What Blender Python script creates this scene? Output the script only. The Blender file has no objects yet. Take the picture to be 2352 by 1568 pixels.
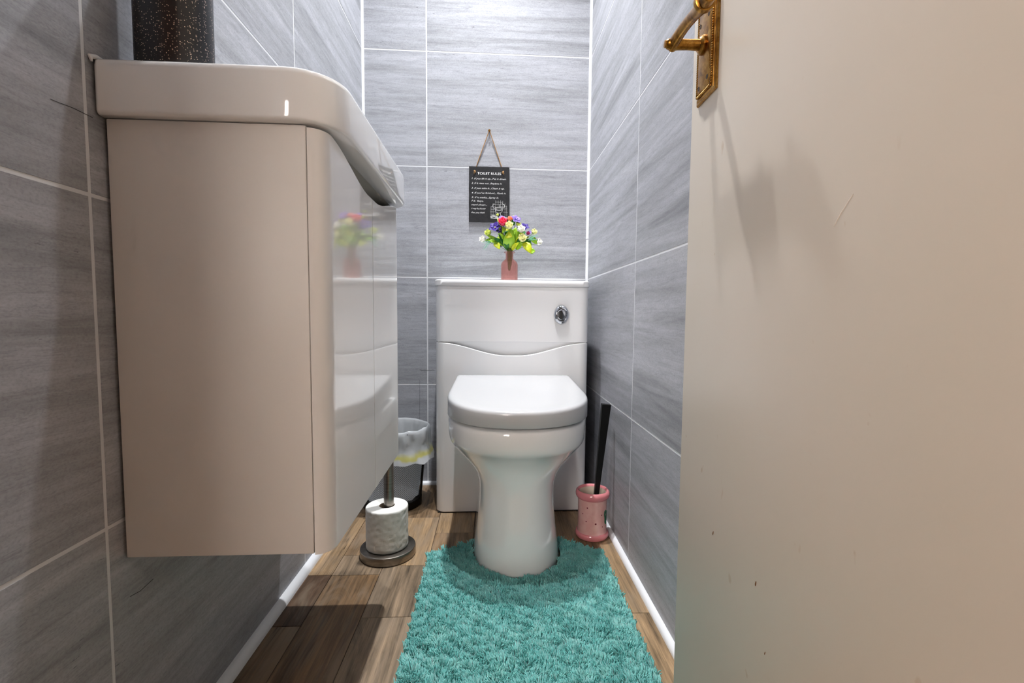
import bpy, bmesh, math, random
import numpy as np
from mathutils import Vector, Matrix, noise as mnoise

random.seed(7)
rng = np.random.default_rng(11)
SC = bpy.context.scene
COL = SC.collection
PI = math.pi

# ------------------------------------------------------------------ camera
F_PX, YAW, PITCH, ROLL, SX, SY, CAM_H = 1090.56, .0602, .067, .0093, 18.21, 10.88, .649
cam_data = bpy.data.cameras.new('camera')
cam = bpy.data.objects.new('camera', cam_data)
COL.objects.link(cam)
cam_data.sensor_fit = 'HORIZONTAL'
cam_data.sensor_width = 36.0
cam_data.lens = F_PX / 2352 * 36.0
cam_data.shift_x = -SX / 2352
cam_data.shift_y = SY / 2352
cam_data.clip_start = .01
cp, sp, cyw, syw = math.cos(PITCH), math.sin(PITCH), math.cos(YAW), math.sin(YAW)
fwd = Vector((cp*syw, cp*cyw, -sp))
up0 = Vector((sp*syw, sp*cyw, cp))
rt0 = Vector((cyw, -syw, 0))
rt = math.cos(ROLL)*rt0 + math.sin(ROLL)*up0
up = -math.sin(ROLL)*rt0 + math.cos(ROLL)*up0
m = Matrix.Identity(4)
for i in range(3):
    m[i][0], m[i][1], m[i][2] = rt[i], up[i], -fwd[i]
m[2][3] = CAM_H
cam.matrix_world = m
SC.camera = cam

# ------------------------------------------------------------------ world, exposure, lights
world = bpy.data.worlds.new('world')
SC.world = world
world.use_nodes = True
world.node_tree.nodes['Background'].inputs[0].default_value = (1, .95, .9, 1)
world.node_tree.nodes['Background'].inputs[1].default_value = .05
SC.view_settings.view_transform = 'Standard'
SC.view_settings.look = 'None'
SC.view_settings.exposure = 0.24
SC.view_settings.gamma = 1.0
SC.view_settings.use_curve_mapping = False
cyc = SC.cycles
cyc.max_bounces, cyc.diffuse_bounces, cyc.glossy_bounces, cyc.transmission_bounces, cyc.transparent_max_bounces = 6, 4, 3, 6, 8
cyc.caustics_reflective = cyc.caustics_refractive = False
cyc.use_denoising = True
cyc.use_adaptive_sampling, cyc.adaptive_threshold = True, .10

CEIL = 2.72
# two recessed lamps: position, power, beam angle
DOWNLIGHTS = [(-.06, .955), (-.05, 1.42)]
DOWNLIGHT_W = [80.0, 186.0]
DOWNLIGHT_BEAM = [104, 84]
HALL_W = 34.0


def spot_light(name, loc, radius, watts, color, beam):
    l = bpy.data.lights.new(name, 'SPOT')
    l.shadow_soft_size = radius
    l.energy = watts
    l.color = color
    l.spot_size = math.radians(beam)
    l.spot_blend = 1.0
    o = bpy.data.objects.new(name, l)
    o.location = loc
    COL.objects.link(o)
    return o


for (lx, ly), w_, bm_ in zip(DOWNLIGHTS, DOWNLIGHT_W, DOWNLIGHT_BEAM):
    spot_light('downlight_beam', (lx, ly, CEIL-.03), .022, w_, (.985, .99, 1.0), bm_)
# added fill light: invented glowing panel in the unseen hallway
FILL = (-1.24, -.56, .75, 1.95)      # x0, x1, z0, z1 of the fill panel
wl = bpy.data.lights.new('hall_fill_light', 'AREA')
wl.shape = 'RECTANGLE'
wl.size, wl.size_y = FILL[1]-FILL[0]-.06, FILL[3]-FILL[2]-.06
wl.energy = HALL_W
wl.color = (1.0, .90, .83)
wlo = bpy.data.objects.new('hall_fill_light', wl)
wlo.location = ((FILL[0]+FILL[1])/2, -1.66, (FILL[2]+FILL[3])/2)
wlo.rotation_euler = (math.radians(90), 0, math.radians(180))
COL.objects.link(wlo)

# ------------------------------------------------------------------ helpers
XL, XR, YB, YF = -.4663, .3608, 1.79, -.03     # tile faces of the walls, inner face of the entrance wall


def srgb(r, g, b):
    f = lambda c: ((c/255+.055)/1.055)**2.4 if c/255 > .04045 else c/255/12.92
    return (f(r), f(g), f(b), 1)


def tag(o, label=None, cat=None, group=None, kind=None):
    if label: o['label'] = label
    if cat: o['category'] = cat
    if group: o['group'] = group
    if kind: o['kind'] = kind
    return o


def empty(name, loc=(0, 0, 0)):
    o = bpy.data.objects.new(name, None)
    o.empty_display_size = .05
    o.location = loc
    COL.objects.link(o)
    return o


def link(name, me, mat=None, parent=None, smooth=None):
    """mesh given in world coordinates; when parented to an empty the offset is removed."""
    if mat and not me.materials:
        me.materials.append(mat)
    o = bpy.data.objects.new(name, me)
    COL.objects.link(o)
    if smooth is not None:
        me.shade_smooth()
        me.set_sharp_from_angle(angle=math.radians(smooth))
    if parent:
        bpy.context.view_layer.update()
        o.parent = parent
        o.matrix_parent_inverse = parent.matrix_world.inverted()
    return o


def from_bm(bm, name):
    me = bpy.data.meshes.new(name)
    bmesh.ops.recalc_face_normals(bm, faces=bm.faces)
    bm.to_mesh(me)
    bm.free()
    return me


def box_bm(x0, x1, y0, y1, z0, z1, bevel=0, seg=2):
    bm = bmesh.new()
    bmesh.ops.create_cube(bm, size=1)
    for v in bm.verts:
        v.co = Vector((x0+(v.co.x+.5)*(x1-x0), y0+(v.co.y+.5)*(y1-y0), z0+(v.co.z+.5)*(z1-z0)))
    if bevel:
        bmesh.ops.bevel(bm, geom=bm.edges[:], offset=bevel, segments=seg, profile=.5, affect='EDGES')
    return bm


def box(name, b, mat, parent=None, bevel=0, seg=2):
    return link(name, from_bm(box_bm(*b, bevel, seg), name), mat, parent, 40 if bevel else None)


def pyd(name, verts, faces, mat, parent=None, smooth=None, fix=True):
    me = bpy.data.meshes.new(name)
    me.from_pydata([tuple(v) for v in verts], [], faces)
    if fix:
        bm = bmesh.new(); bm.from_mesh(me)
        bmesh.ops.remove_doubles(bm, verts=bm.verts, dist=1e-6)
        bmesh.ops.recalc_face_normals(bm, faces=bm.faces)
        bm.to_mesh(me); bm.free()
    me.update()
    return link(name, me, mat, parent, smooth)


def loft(rings, cap0=True, cap1=True, closed=True):
    n = len(rings[0])
    V = [p for r in rings for p in r]
    Fc = []
    for i in range(len(rings)-1):
        for j in range(n if closed else n-1):
            k = (j+1) % n
            Fc.append((i*n+j, i*n+k, (i+1)*n+k, (i+1)*n+j))
    if cap0: Fc.append(tuple(range(n))[::-1])
    if cap1: Fc.append(tuple((len(rings)-1)*n+j for j in range(n)))
    return V, Fc


def lathe(name, prof, c, mat, parent=None, n=48, smooth=40, rib=None, cap0=True, cap1=True, uv=False):
    rings = []
    for r, z in prof:
        ring = []
        for j in range(n):
            a = 2*PI*j/n
            rr = r*(1+(rib(a, z) if rib else 0))
            ring.append((c[0]+rr*math.cos(a), c[1]+rr*math.sin(a), c[2]+z))
        rings.append(ring)
    V, Fc = loft(rings, cap0, cap1)
    return pyd(name, V, Fc, mat, parent, smooth, fix=not uv)


def tube(name, pts, rad, mat, parent=None, n=12, smooth=60, flat=1.0, upv=(0, 0, 1)):
    pts = [Vector(p) for p in pts]
    rad = [float(r) for r in rad] if hasattr(rad, '__len__') else [float(rad)]*len(pts)
    rings = []
    for i, p in enumerate(pts):
        t = (pts[min(i+1, len(pts)-1)]-pts[max(i-1, 0)]).normalized()
        u = Vector(upv)
        if abs(t.dot(u)) > .95: u = Vector((1, 0, 0))
        s = t.cross(u).normalized(); w = s.cross(t).normalized()
        rings.append([p+rad[i]*(math.cos(2*PI*j/n)*s+flat*math.sin(2*PI*j/n)*w) for j in range(n)])
    V, Fc = loft(rings)
    return pyd(name, V, Fc, mat, parent, smooth)


def smoothstep(t):
    t = max(0., min(1., t))
    return t*t*(3-2*t)


# ------------------------------------------------------------------ materials
class NT:
    def __init__(self, name):
        self.m = bpy.data.materials.new(name)
        self.m.use_nodes = True
        self.t = self.m.node_tree
        self.b = self.t.nodes['Principled BSDF']
        self.out = self.t.nodes['Material Output']

    def n(self, typ, **kw):
        nd = self.t.nodes.new(typ)
        for k, v in kw.items():
            if isinstance(k, str) and k.startswith('i_'):
                nd.inputs[k[2:]].default_value = v
            else:
                setattr(nd, k, v)
        return nd

    def l(self, a, b):
        self.t.links.new(a, b)

    def set(self, **kw):
        names = dict(rough='Roughness', metal='Metallic', spec='Specular IOR Level', coat='Coat Weight',
                     coatr='Coat Roughness', trans='Transmission Weight', ior='IOR', alpha='Alpha',
                     sheen='Sheen Weight', color='Base Color', sss='Subsurface Weight')
        for k, v in kw.items():
            self.b.inputs[names[k]].default_value = v
        return self

    def coords(self, kind='Object', scale=(1, 1, 1), rand=0.0, rot=(0, 0, 0)):
        tc = self.n('ShaderNodeTexCoord')
        mp = self.n('ShaderNodeMapping')
        mp.inputs['Scale'].default_value = scale
        mp.inputs['Rotation'].default_value = rot
        src = tc.outputs[kind]
        if rand:
            oi = self.n('ShaderNodeObjectInfo')
            mul = self.n('ShaderNodeMath', operation='MULTIPLY'); mul.inputs[1].default_value = rand
            self.l(oi.outputs['Random'], mul.inputs[0])
            add = self.n('ShaderNodeVectorMath', operation='ADD')
            self.l(src, add.inputs[0]); self.l(mul.outputs[0], add.inputs[1])
            src = add.outputs[0]
        self.l(src, mp.inputs['Vector'])
        return mp.outputs[0]

    def noise(self, vec, scale, detail=4, rough=.55, dist=0):
        nd = self.n('ShaderNodeTexNoise')
        nd.inputs['Scale'].default_value = scale
        nd.inputs['Detail'].default_value = detail
        nd.inputs['Roughness'].default_value = rough
        nd.inputs['Distortion'].default_value = dist
        self.l(vec, nd.inputs['Vector'])
        return nd.outputs['Fac']

    def ramp(self, fac, stops, interp='LINEAR'):
        r = self.n('ShaderNodeValToRGB')
        r.color_ramp.interpolation = interp
        el = r.color_ramp.elements
        while len(el) < len(stops): el.new(.5)
        for e, (p, c) in zip(el, stops):
            e.position = p
            e.color = c if hasattr(c, '__len__') else (c, c, c, 1)
        self.l(fac, r.inputs[0])
        return r.outputs['Color']

    def mix(self, a, b, fac, mode='MIX'):
        mx = self.n('ShaderNodeMix', data_type='RGBA', blend_type=mode)
        for src, i in ((fac, 0), (a, 6), (b, 7)):
            if hasattr(src, 'links') or hasattr(src, 'is_linked'): self.l(src, mx.inputs[i])
            elif i == 0: mx.inputs[0].default_value = src
            else: mx.inputs[i].default_value = src
        return mx.outputs[2]

    def bump(self, h, strength=.2, dist=.002):
        bp = self.n('ShaderNodeBump')
        bp.inputs['Strength'].default_value = strength
        bp.inputs['Distance'].default_value = dist
        self.l(h, bp.inputs['Height'])
        self.l(bp.outputs[0], self.b.inputs['Normal'])

    def col(self, c):
        self.l(c, self.b.inputs['Base Color'])
        return self


def plain(name, c, rough=.4, **kw):
    t = NT(name)
    t.set(color=c, rough=rough, **kw)
    return t.m


def mat_tile():
    t = NT('grey stone tile')
    v = t.coords('Object', (.9, 1, 15), rand=7.3)
    a = t.noise(v, 1.6, 6, .62, .6)
    v2 = t.coords('Object', (3.5, 3, 48), rand=3.1)
    b = t.noise(v2, 2.2, 6, .72, .9)
    v3 = t.coords('Object', (1, 1, 1.5), rand=9.7)
    g = t.noise(v3, 260, 2, .6)
    base = t.ramp(a, [(.30, srgb(136, 138, 143)), (.43, srgb(157, 159, 164)), (.55, srgb(169, 171, 178)), (.70, srgb(181, 183, 189))])
    st = t.ramp(b, [(.30, .68), (.42, .92), (.55, 1.0), (.70, 1.08)])
    c = t.mix(base, st, .75, 'MULTIPLY')
    gr = t.ramp(g, [(.3, .80), (.5, 1.0), (.7, 1.10)])
    c = t.mix(c, gr, .7, 'MULTIPLY')
    mo = t.noise(t.coords('Object', (1, 1, 2.6), rand=4.2), 34, 4, .65, .4)
    c = t.mix(c, t.ramp(mo, [(.3, .88), (.5, 1.0), (.7, 1.07)]), .7, 'MULTIPLY')
    vn = t.noise(t.coords('Object', (2.6, 2, 30), rand=6.1), 1.3, 5, .68, 1.6)
    c = t.mix(c, srgb(120, 121, 126), t.ramp(vn, [(.485, 0.0), (.5, .35), (.515, 0.0)]))
    # pits and short dark flecks strung along the bands
    v4 = t.coords('Object', (34, 30, 150), rand=5.5)
    p = t.noise(v4, 1.7, 3, .6)
    v5 = t.coords('Object', (2.2, 2, 20), rand=2.5)
    q = t.noise(v5, 1.5, 3, .6)
    pm = t.ramp(p, [(.28, 1.0), (.345, 0.0)])
    qm = t.ramp(q, [(.5, 0.0), (.62, 1.0)])
    pf = t.mix(pm, qm, 1.0, 'MULTIPLY')
    c = t.mix(c, srgb(112, 113, 118), pf)
    t.col(c)
    t.set(rough=.40, spec=.27)
    t.bump(b, .05, .001)
    return t.m


def mat_plank():
    t = NT('weathered wood plank')
    oi = t.n('ShaderNodeObjectInfo')
    v = t.coords('Object', (26, 1.6, 1), rand=11.0)
    a = t.noise(v, 2.0, 8, .66, .6)
    v2 = t.coords('Object', (110, 3.2, 1), rand=5.0)
    b = t.noise(v2, 1.6, 6, .7, .3)
    v3 = t.coords('Object', (9, 2.4, 1), rand=3.0)
    k = t.noise(v3, 1.7, 4, .6, 1.4)
    ra = t.ramp(a, [(.28, .24), (.42, .72), (.54, 1.08), (.72, 1.7)])
    rb = t.ramp(b, [(.32, .32), (.45, .9), (.63, 1.3)])
    rk = t.ramp(k, [(.28, .55), (.42, 1.0), (.65, 1.1)])
    c = t.mix(oi.outputs['Color'], ra, .9, 'MULTIPLY')
    c = t.mix(c, rb, .8, 'MULTIPLY')
    c = t.mix(c, rk, .7, 'MULTIPLY')
    c = t.mix(c, srgb(38, 27, 20), t.ramp(t.noise(t.coords('Object', (40, 1.9, 1), rand=8.0), 1.5, 4, .6, .8), [(.30, .85), (.36, 0.0)]))
    grey = t.ramp(k, [(.46, 0.0), (.66, .6)])
    c = t.mix(c, srgb(142, 126, 108), grey)
    t.col(c)
    t.set(rough=.46, spec=.35)
    t.bump(b, .15, .001)
    return t.m


def mat_door():
    t = NT('cream gloss door paint')
    v = t.coords('Object', (1, 1, 1))
    a = t.noise(v, 5, 3, .5)
    c = t.ramp(a, [(.3, srgb(222, 212, 197)), (.7, srgb(226, 216, 203))])
    s = t.noise(t.coords('Object', (1, 1, .6)), 58, 2, .5)
    big = t.noise(t.coords('Object', (1, 1, 1)), 7, 2, .5)
    sm = t.mix(t.ramp(s, [(.715, 0.0), (.775, .6)]), t.ramp(big, [(.45, 0.0), (.6, 1.0)]), 1.0, 'MULTIPLY')
    c = t.mix(c, srgb(184, 152, 112), sm)
    t.col(c)
    t.set(rough=.38, spec=.4)
    w = t.noise(t.coords('Object', (1, 1, .35)), 9, 2, .5)
    t.bump(w, .12, .004)
    return t.m


def mat_rug():
    t = NT('teal shag yarn')
    v = t.coords('Object', (1, 1, 1))
    a = t.noise(v, 30, 3, .6)
    b = t.noise(v, 420, 2, .6)
    c = t.ramp(a, [(.3, srgb(100, 182, 178)), (.5, srgb(124, 200, 196)), (.72, srgb(150, 214, 208))])
    c = t.mix(c, t.ramp(b, [(.3, .82), (.7, 1.1)]), .7, 'MULTIPLY')
    t.col(c)
    t.set(rough=.85, spec=.15, sheen=.3)
    return t.m


def mat_brushed():
    t = NT('brushed steel')
    v = t.coords('Object', (1, 1, 1))
    a = t.noise(t.coords('Object', (30, 30, 900)), 1.0, 3, .6)
    t.col(t.ramp(a, [(.3, srgb(128, 122, 115)), (.7, srgb(158, 152, 145))]))
    t.set(metal=1.0, rough=.3)
    return t.m


def mat_brass():
    t = NT('aged brass')
    a = t.noise(t.coords('Object'), 60, 5, .65, .5)
    b = t.noise(t.coords('Object'), 320, 3, .6)
    c = t.ramp(a, [(.3, srgb(104, 68, 26)), (.48, srgb(164, 116, 48)), (.7, srgb(190, 150, 84))])
    c = t.mix(c, t.ramp(b, [(.35, .7), (.6, 1.05)]), .6, 'MULTIPLY')
    t.col(c)
    t.set(metal=1.0, rough=.3)
    t.bump(a, .08, .001)
    return t.m


def mat_glitter():
    t = NT('black glitter glass')
    v = t.coords('Object')
    vo = t.n('ShaderNodeTexVoronoi', feature='F1')
    vo.inputs['Scale'].default_value = 500
    t.l(v, vo.inputs['Vector'])
    near = t.ramp(vo.outputs['Distance'], [(.22, 1.0), (.34, 0.0)])
    pick = t.n('ShaderNodeSeparateColor')
    t.l(vo.outputs['Color'], pick.inputs[0])
    thr = t.ramp(pick.outputs[0], [(.60, 0.0), (.68, 1.0)])
    mk = t.mix(near, thr, 1.0, 'MULTIPLY')
    c = t.mix(srgb(11, 8, 10), srgb(222, 196, 178), mk)
    t.col(c)
    t.l(mk, t.b.inputs['Metallic'])
    t.set(rough=.38, coat=.3, coatr=.08)
    return t.m


def mat_slate():
    t = NT('black slate')
    a = t.noise(t.coords('Object'), 90, 5, .65)
    t.col(t.ramp(a, [(.3, srgb(26, 26, 28)), (.7, srgb(40, 40, 43))]))
    t.set(rough=.6, spec=.3)
    t.bump(a, .35, .002)
    return t.m


def mat_mesh_bin():
    t = NT('black wire mesh')
    uv = t.n('ShaderNodeUVMap')
    sep = t.n('ShaderNodeSeparateXYZ')
    t.l(uv.outputs[0], sep.inputs[0])
    s = t.n('ShaderNodeMath', operation='ADD'); t.l(sep.outputs[0], s.inputs[0]); t.l(sep.outputs[1], s.inputs[1])
    d = t.n('ShaderNodeMath', operation='SUBTRACT'); t.l(sep.outputs[0], d.inputs[0]); t.l(sep.outputs[1], d.inputs[1])
    outs = []
    for q in (s, d):
        fr = t.n('ShaderNodeMath', operation='FRACT'); t.l(q.outputs[0], fr.inputs[0])
        lt = t.n('ShaderNodeMath', operation='LESS_THAN'); t.l(fr.outputs[0], lt.inputs[0]); lt.inputs[1].default_value = .27
        outs.append(lt)
    mx = t.n('ShaderNodeMath', operation='MAXIMUM')
    t.l(outs[0].outputs[0], mx.inputs[0]); t.l(outs[1].outputs[0], mx.inputs[1])
    t.l(mx.outputs[0], t.b.inputs['Alpha'])
    t.set(color=srgb(28, 27, 28), rough=.4, metal=.3)
    return t.m


def mat_liner():
    t = NT('thin white plastic')
    t.set(rough=.28, spec=.5)
    # a yellow drawstring hem shows through near the edge of the bag
    tc = t.n('ShaderNodeTexCoord'); sp_ = t.n('ShaderNodeSeparateXYZ'); t.l(tc.outputs['Object'], sp_.inputs[0])
    wob = t.n('ShaderNodeMath', operation='MULTIPLY_ADD'); t.l(t.noise(t.coords('Object'), 22, 2, .5), wob.inputs[0]); wob.inputs[1].default_value = .03; t.l(sp_.outputs[2], wob.inputs[2])
    hem = t.ramp(wob.outputs[0], [(.194, 0.0), (.200, 1.0), (.208, .8), (.220, 0.0)])
    cc = t.mix(srgb(226, 230, 234), srgb(228, 222, 120), hem)
    t.col(cc)
    tr = t.n('ShaderNodeBsdfTranslucent'); t.l(cc, tr.inputs[0])
    tp = t.n('ShaderNodeBsdfTransparent'); tp.inputs[0].default_value = (.96, .97, .98, 1)
    m1 = t.n('ShaderNodeMixShader'); m1.inputs[0].default_value = .35
    t.l(t.b.outputs[0], m1.inputs[1]); t.l(tr.outputs[0], m1.inputs[2])
    m2 = t.n('ShaderNodeMixShader'); m2.inputs[0].default_value = .22
    t.l(m1.outputs[0], m2.inputs[1]); t.l(tp.outputs[0], m2.inputs[2])
    t.l(m2.outputs[0], t.out.inputs[0])
    return t.m


def mat_paper():
    t = NT('quilted tissue paper')
    v = t.coords('Object', (1, 1, 1))
    w = t.n('ShaderNodeTexVoronoi', feature='DISTANCE_TO_EDGE'); w.inputs['Scale'].default_value = 55
    t.l(v, w.inputs['Vector'])
    h = t.ramp(w.outputs['Distance'], [(0.0, 0.0), (.12, 1.0)])
    t.set(color=srgb(238, 237, 232), rough=.9, spec=.1)
    t.bump(h, .06, .0012)
    return t.m


def mat_twine():
    t = NT('jute twine')
    a = t.noise(t.coords('Object', (1, 1, 1)), 700, 2, .6)
    t.col(t.ramp(a, [(.35, srgb(128, 94, 58)), (.65, srgb(186, 146, 98))]))
    t.set(rough=.9)
    return t.m


def mat_ceramic_pink():
    t = NT('pink glazed ceramic')
    a = t.noise(t.coords('Object'), 40, 3, .5)
    t.col(t.ramp(a, [(.35, srgb(220, 168, 162)), (.65, srgb(228, 184, 177))]))
    t.set(rough=.14, coat=.5, coatr=.05)
    return t.m


def mat_hall():
    t = NT('warm cream hallway paint')
    a = t.noise(t.coords('Object'), 3, 3, .5)
    t.col(t.ramp(a, [(.3, srgb(216, 190, 172)), (.7, srgb(222, 197, 180))]))
    t.set(rough=.7)
    return t.m


M = dict(
    tile=mat_tile(), plank=mat_plank(), door=mat_door(), rug=mat_rug(), steel=mat_brushed(), brass=mat_brass(),
    glitter=mat_glitter(), slate=mat_slate(), binmesh=mat_mesh_bin(), liner=mat_liner(), paper=mat_paper(),
    twine=mat_twine(), pink=mat_ceramic_pink(), hall=mat_hall(),
    grout=plain('white grout', srgb(216, 218, 221), .6),
    trim=plain('white plastic trim', srgb(224, 226, 230), .35),
    ceiling=plain('white ceiling paint', srgb(238, 238, 236), .8),
    unit=plain('white gloss lacquer', srgb(246, 247, 248), .16, spec=.5, coat=.4, coatr=.04),
    vanity=plain('warm white gloss lacquer', srgb(236, 233, 230), .09, spec=.5, coat=.5, coatr=.02),
    vside=plain('satin white side panel', srgb(232, 228, 224), .38, spec=.4),
    channel=plain('shade grey grip channel', srgb(158, 156, 146), .3),  # grey puts the shade under the basin into the channel's colour
    porcelain=plain('white glazed porcelain', srgb(240, 240, 240), .06, coat=.6, coatr=.03),
    seatwhite=plain('white seat plastic', srgb(192, 193, 195), .2, coat=.25, coatr=.08),
    dark=plain('dark crack and shadow tone', srgb(20, 20, 21), .7),
    black=plain('black plastic', srgb(5, 5, 6), .4, spec=.25),
    bristle=plain('dark bristles', srgb(38, 36, 36), .8),
    chrome=plain('polished chrome', srgb(206, 208, 212), .07, metal=1.0),
    rimpink=plain('deeper pink glazed rim', srgb(218, 134, 140), .12, coat=.5, coatr=.04),
    cream=plain('cream glazed interior', srgb(216, 202, 184), .25),
    holepaint=plain('dark screw recess', srgb(60, 40, 16), .5, metal=.6),
    dot=plain('dark red glaze dot', srgb(120, 44, 58), .2),
    greenglaze=plain('green glaze leaf', srgb(42, 112, 78), .2),
    chalk=plain('white print', srgb(226, 226, 226), .7),
    lens=None,
)
_t = NT('lit lamp lens'); _t.b.inputs['Emission Color'].default_value = (1, .98, .95, 1); _t.b.inputs['Emission Strength'].default_value = 6
M['lens'] = _t.m
_t = NT('warm fill glow'); _t.b.inputs['Emission Color'].default_value = (1, .9, .83, 1); _t.b.inputs['Emission Strength'].default_value = 2  # even glow for the added hallway fill panel
M['fillglow'] = _t.m

# ------------------------------------------------------------------ room shell
ROWS = [0.0, .3837, .7829, 1.1846, 1.5891, 1.9936, 2.3981, CEIL]
G = .0046                                       # grout gap
wall_left = tag(box('wall_left', (XL-.10, XL-.0004, YF, YB+.1, 0, CEIL), M['grout']), 'grey streaked stone tile wall behind the vanity unit', kind='structure')
wall_right = tag(box('wall_right', (XR+.0004, XR+.10, YF, YB+.1, 0, CEIL), M['grout']), 'grey streaked stone tile wall beside the open door', kind='structure')
wall_back = tag(box('wall_back', (XL-.0004, XR+.0004, YB+.0004, YB+.10, 0, CEIL), M['grout']), 'grey streaked stone tile wall behind the toilet', kind='structure')

_tile_cache = {}


def tile_mesh(w, h):
    key = (round(w, 4), round(h, 4))
    if key not in _tile_cache:
        _tile_cache[key] = from_bm(box_bm(-w/2, w/2, 0, .008, -h/2, h/2, .0003, 1), 'tile')
    return _tile_cache[key]


def tile_wall(parent, place, cuts):
    """cuts: joint positions along the wall; place(u, z) -> (location, rot_z)"""
    for zi in range(len(ROWS)-1):
        z0, z1 = ROWS[zi]+(G/2 if zi else 0), ROWS[zi+1]-G/2
        for a, b in zip(cuts[:-1], cuts[1:]):
            w, h = (b-a)-G, z1-z0
            loc, rz = place((a+b)/2, (z0+z1)/2)
            o = link('tile', tile_mesh(w, h), M['tile'])
            o.location = loc
            o.rotation_euler.z = rz
            o.parent = parent


tile_wall(wall_back, lambda u, z: ((u, YB, z), 0), [XL, -.2384, XR])
tile_wall(wall_left, lambda u, z: ((XL, u, z), PI/2), [YF, .5908, 1.1903, YB])
tile_wall(wall_right, lambda u, z: ((XR, u, z), -PI/2), [YF, .5878, 1.1873, YB])

# fine dark hairline cracks in the printed stone
def crack(parent, pts, r=.00035):
    tube('crack', pts, r, M['dark'], parent, n=5)


crack(wall_left, [(XL, .546, .871), (XL, .575, .8735), (XL, .600, .8735)])
crack(wall_back, [(-.2675, YB, .440), (-.2645, YB, .4375), (-.24, YB, .4372), (-.213, YB, .4366)])
crack(wall_back, [(-.2681, YB, .400), (-.2688, YB, .25), (-.269, YB, .12)])
crack(wall_back, [(-.255, YB, .068), (-.258, YB, .05), (-.256, YB, .038), (-.265, YB, .022)])
crack(wall_left, [(XL, .622, .279), (XL, .64, .276), (XL, .664, .2785)], .0004)

# white corner trims
def quadrant(name, corner, sx, sy, r, z0, z1, mat, parent=None):
    out = [(0, 0)]+[(r*math.cos(a), r*math.sin(a)) for a in np.linspace(0, PI/2, 7)]
    ring = lambda z: [(corner[0]+sx*x, corner[1]+sy*y, z) for x, y in out]
    V, Fc = loft([ring(z0), ring(z1)])
    return pyd(name, V, Fc, mat, parent, 40)


t1 = quadrant('trim_1', (XL, YB), 1, -1, .0078, .012, CEIL, M['trim'])
tag(t1, 'white corner trim strip between left wall and back wall', kind='structure')
t2 = empty('trim_2', (XR, YB, 0)); tag(t2, 'white corner trim strip between back wall and right wall', kind='structure')
quadrant('strip', (XR, YB), -1, -1, .0078, .012, .932, M['trim'], t2)
quadrant('strip', (XR, YB), -1, -1, .0084, .933, CEIL, M['trim'], t2)

# floor
floor = tag(box('floor', (XL-.1, XR+.1, YF-.1, YB+.1, -.05, -.0022), plain('dark floor base', srgb(40, 30, 24), .8)), 'weathered brown wood plank floor', kind='structure')
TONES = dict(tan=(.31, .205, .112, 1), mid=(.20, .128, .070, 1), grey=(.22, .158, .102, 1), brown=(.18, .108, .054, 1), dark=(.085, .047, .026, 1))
STRIPS = [
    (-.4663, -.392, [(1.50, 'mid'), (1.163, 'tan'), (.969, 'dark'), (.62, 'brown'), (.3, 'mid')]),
    (-.392, -.275, [(1.55, 'tan'), (1.258, 'mid'), (1.16, 'grey'), (.72, 'brown'), (.35, 'tan')]),
    (-.275, -.1625, [(1.49, 'mid'), (1.20, 'tan'), (.99, 'grey'), (.55, 'grey'), (.2, 'mid')]),
    (-.1625, -.05, [(1.38, 'tan'), (1.05, 'mid'), (.7, 'grey'), (.3, 'tan')]),
    (-.05, .063, [(1.4, 'mid'), (1.0, 'tan'), (.6, 'brown'), (.25, 'grey')]),
    (.063, .176, [(1.36, 'tan'), (.95, 'mid'), (.5, 'grey')]),
    (.176, .289, [(1.52, 'mid'), (1.18, 'tan'), (.8, 'mid'), (.4, 'tan')]),
    (.289, .3608, [(1.33, 'mid'), (.98, 'tan'), (.66, 'tan'), (.3, 'mid')]),
]
_pl = {}
for x0, x1, ends in STRIPS:
    top = YB
    for yj, tone in ends + [(YF-.1, 'mid')]:
        w, d = x1-x0-.0012, top-yj-.0012
        key = (round(w, 4), round(d, 4))
        if key not in _pl:
            _pl[key] = from_bm(box_bm(-w/2, w/2, -d/2, d/2, -.0022, 0, .0005, 1), 'plank')
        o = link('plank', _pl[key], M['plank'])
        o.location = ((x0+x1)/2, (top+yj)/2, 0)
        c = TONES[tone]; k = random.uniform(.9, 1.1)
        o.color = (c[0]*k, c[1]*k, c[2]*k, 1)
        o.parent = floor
        top = yj

# skirting beads
def bead(name, a, b, nrm, r, label):
    """quarter-round along the foot of a wall from a to b, nrm pointing into the room"""
    out = [(0, 0)]+[(r*math.cos(t), r*math.sin(t)) for t in np.linspace(0, PI/2, 7)]
    ring = lambda p: [(p[0]+nrm[0]*u, p[1]+nrm[1]*u, v) for u, v in out]
    V, Fc = loft([ring(a), ring(b)])
    tag(pyd(name, V, Fc, M['trim'], None, 40), label, kind='structure')


bead('baseboard_left', (XL, YF), (XL, YB), (1, 0), .0165, 'white bead along foot of left wall')
bead('baseboard_right', (XR, YF), (XR, YB), (-1, 0), .0125, 'white bead along foot of right wall')
bead('baseboard_back', (XL, YB), (XR, YB), (0, -1), .0125, 'white bead along foot of back wall')

tag(box('ceiling', (XL-.1, XR+.1, YF-.1, YB+.1, CEIL, CEIL+.1), M['ceiling']), 'white ceiling of the small toilet room', kind='structure')

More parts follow.
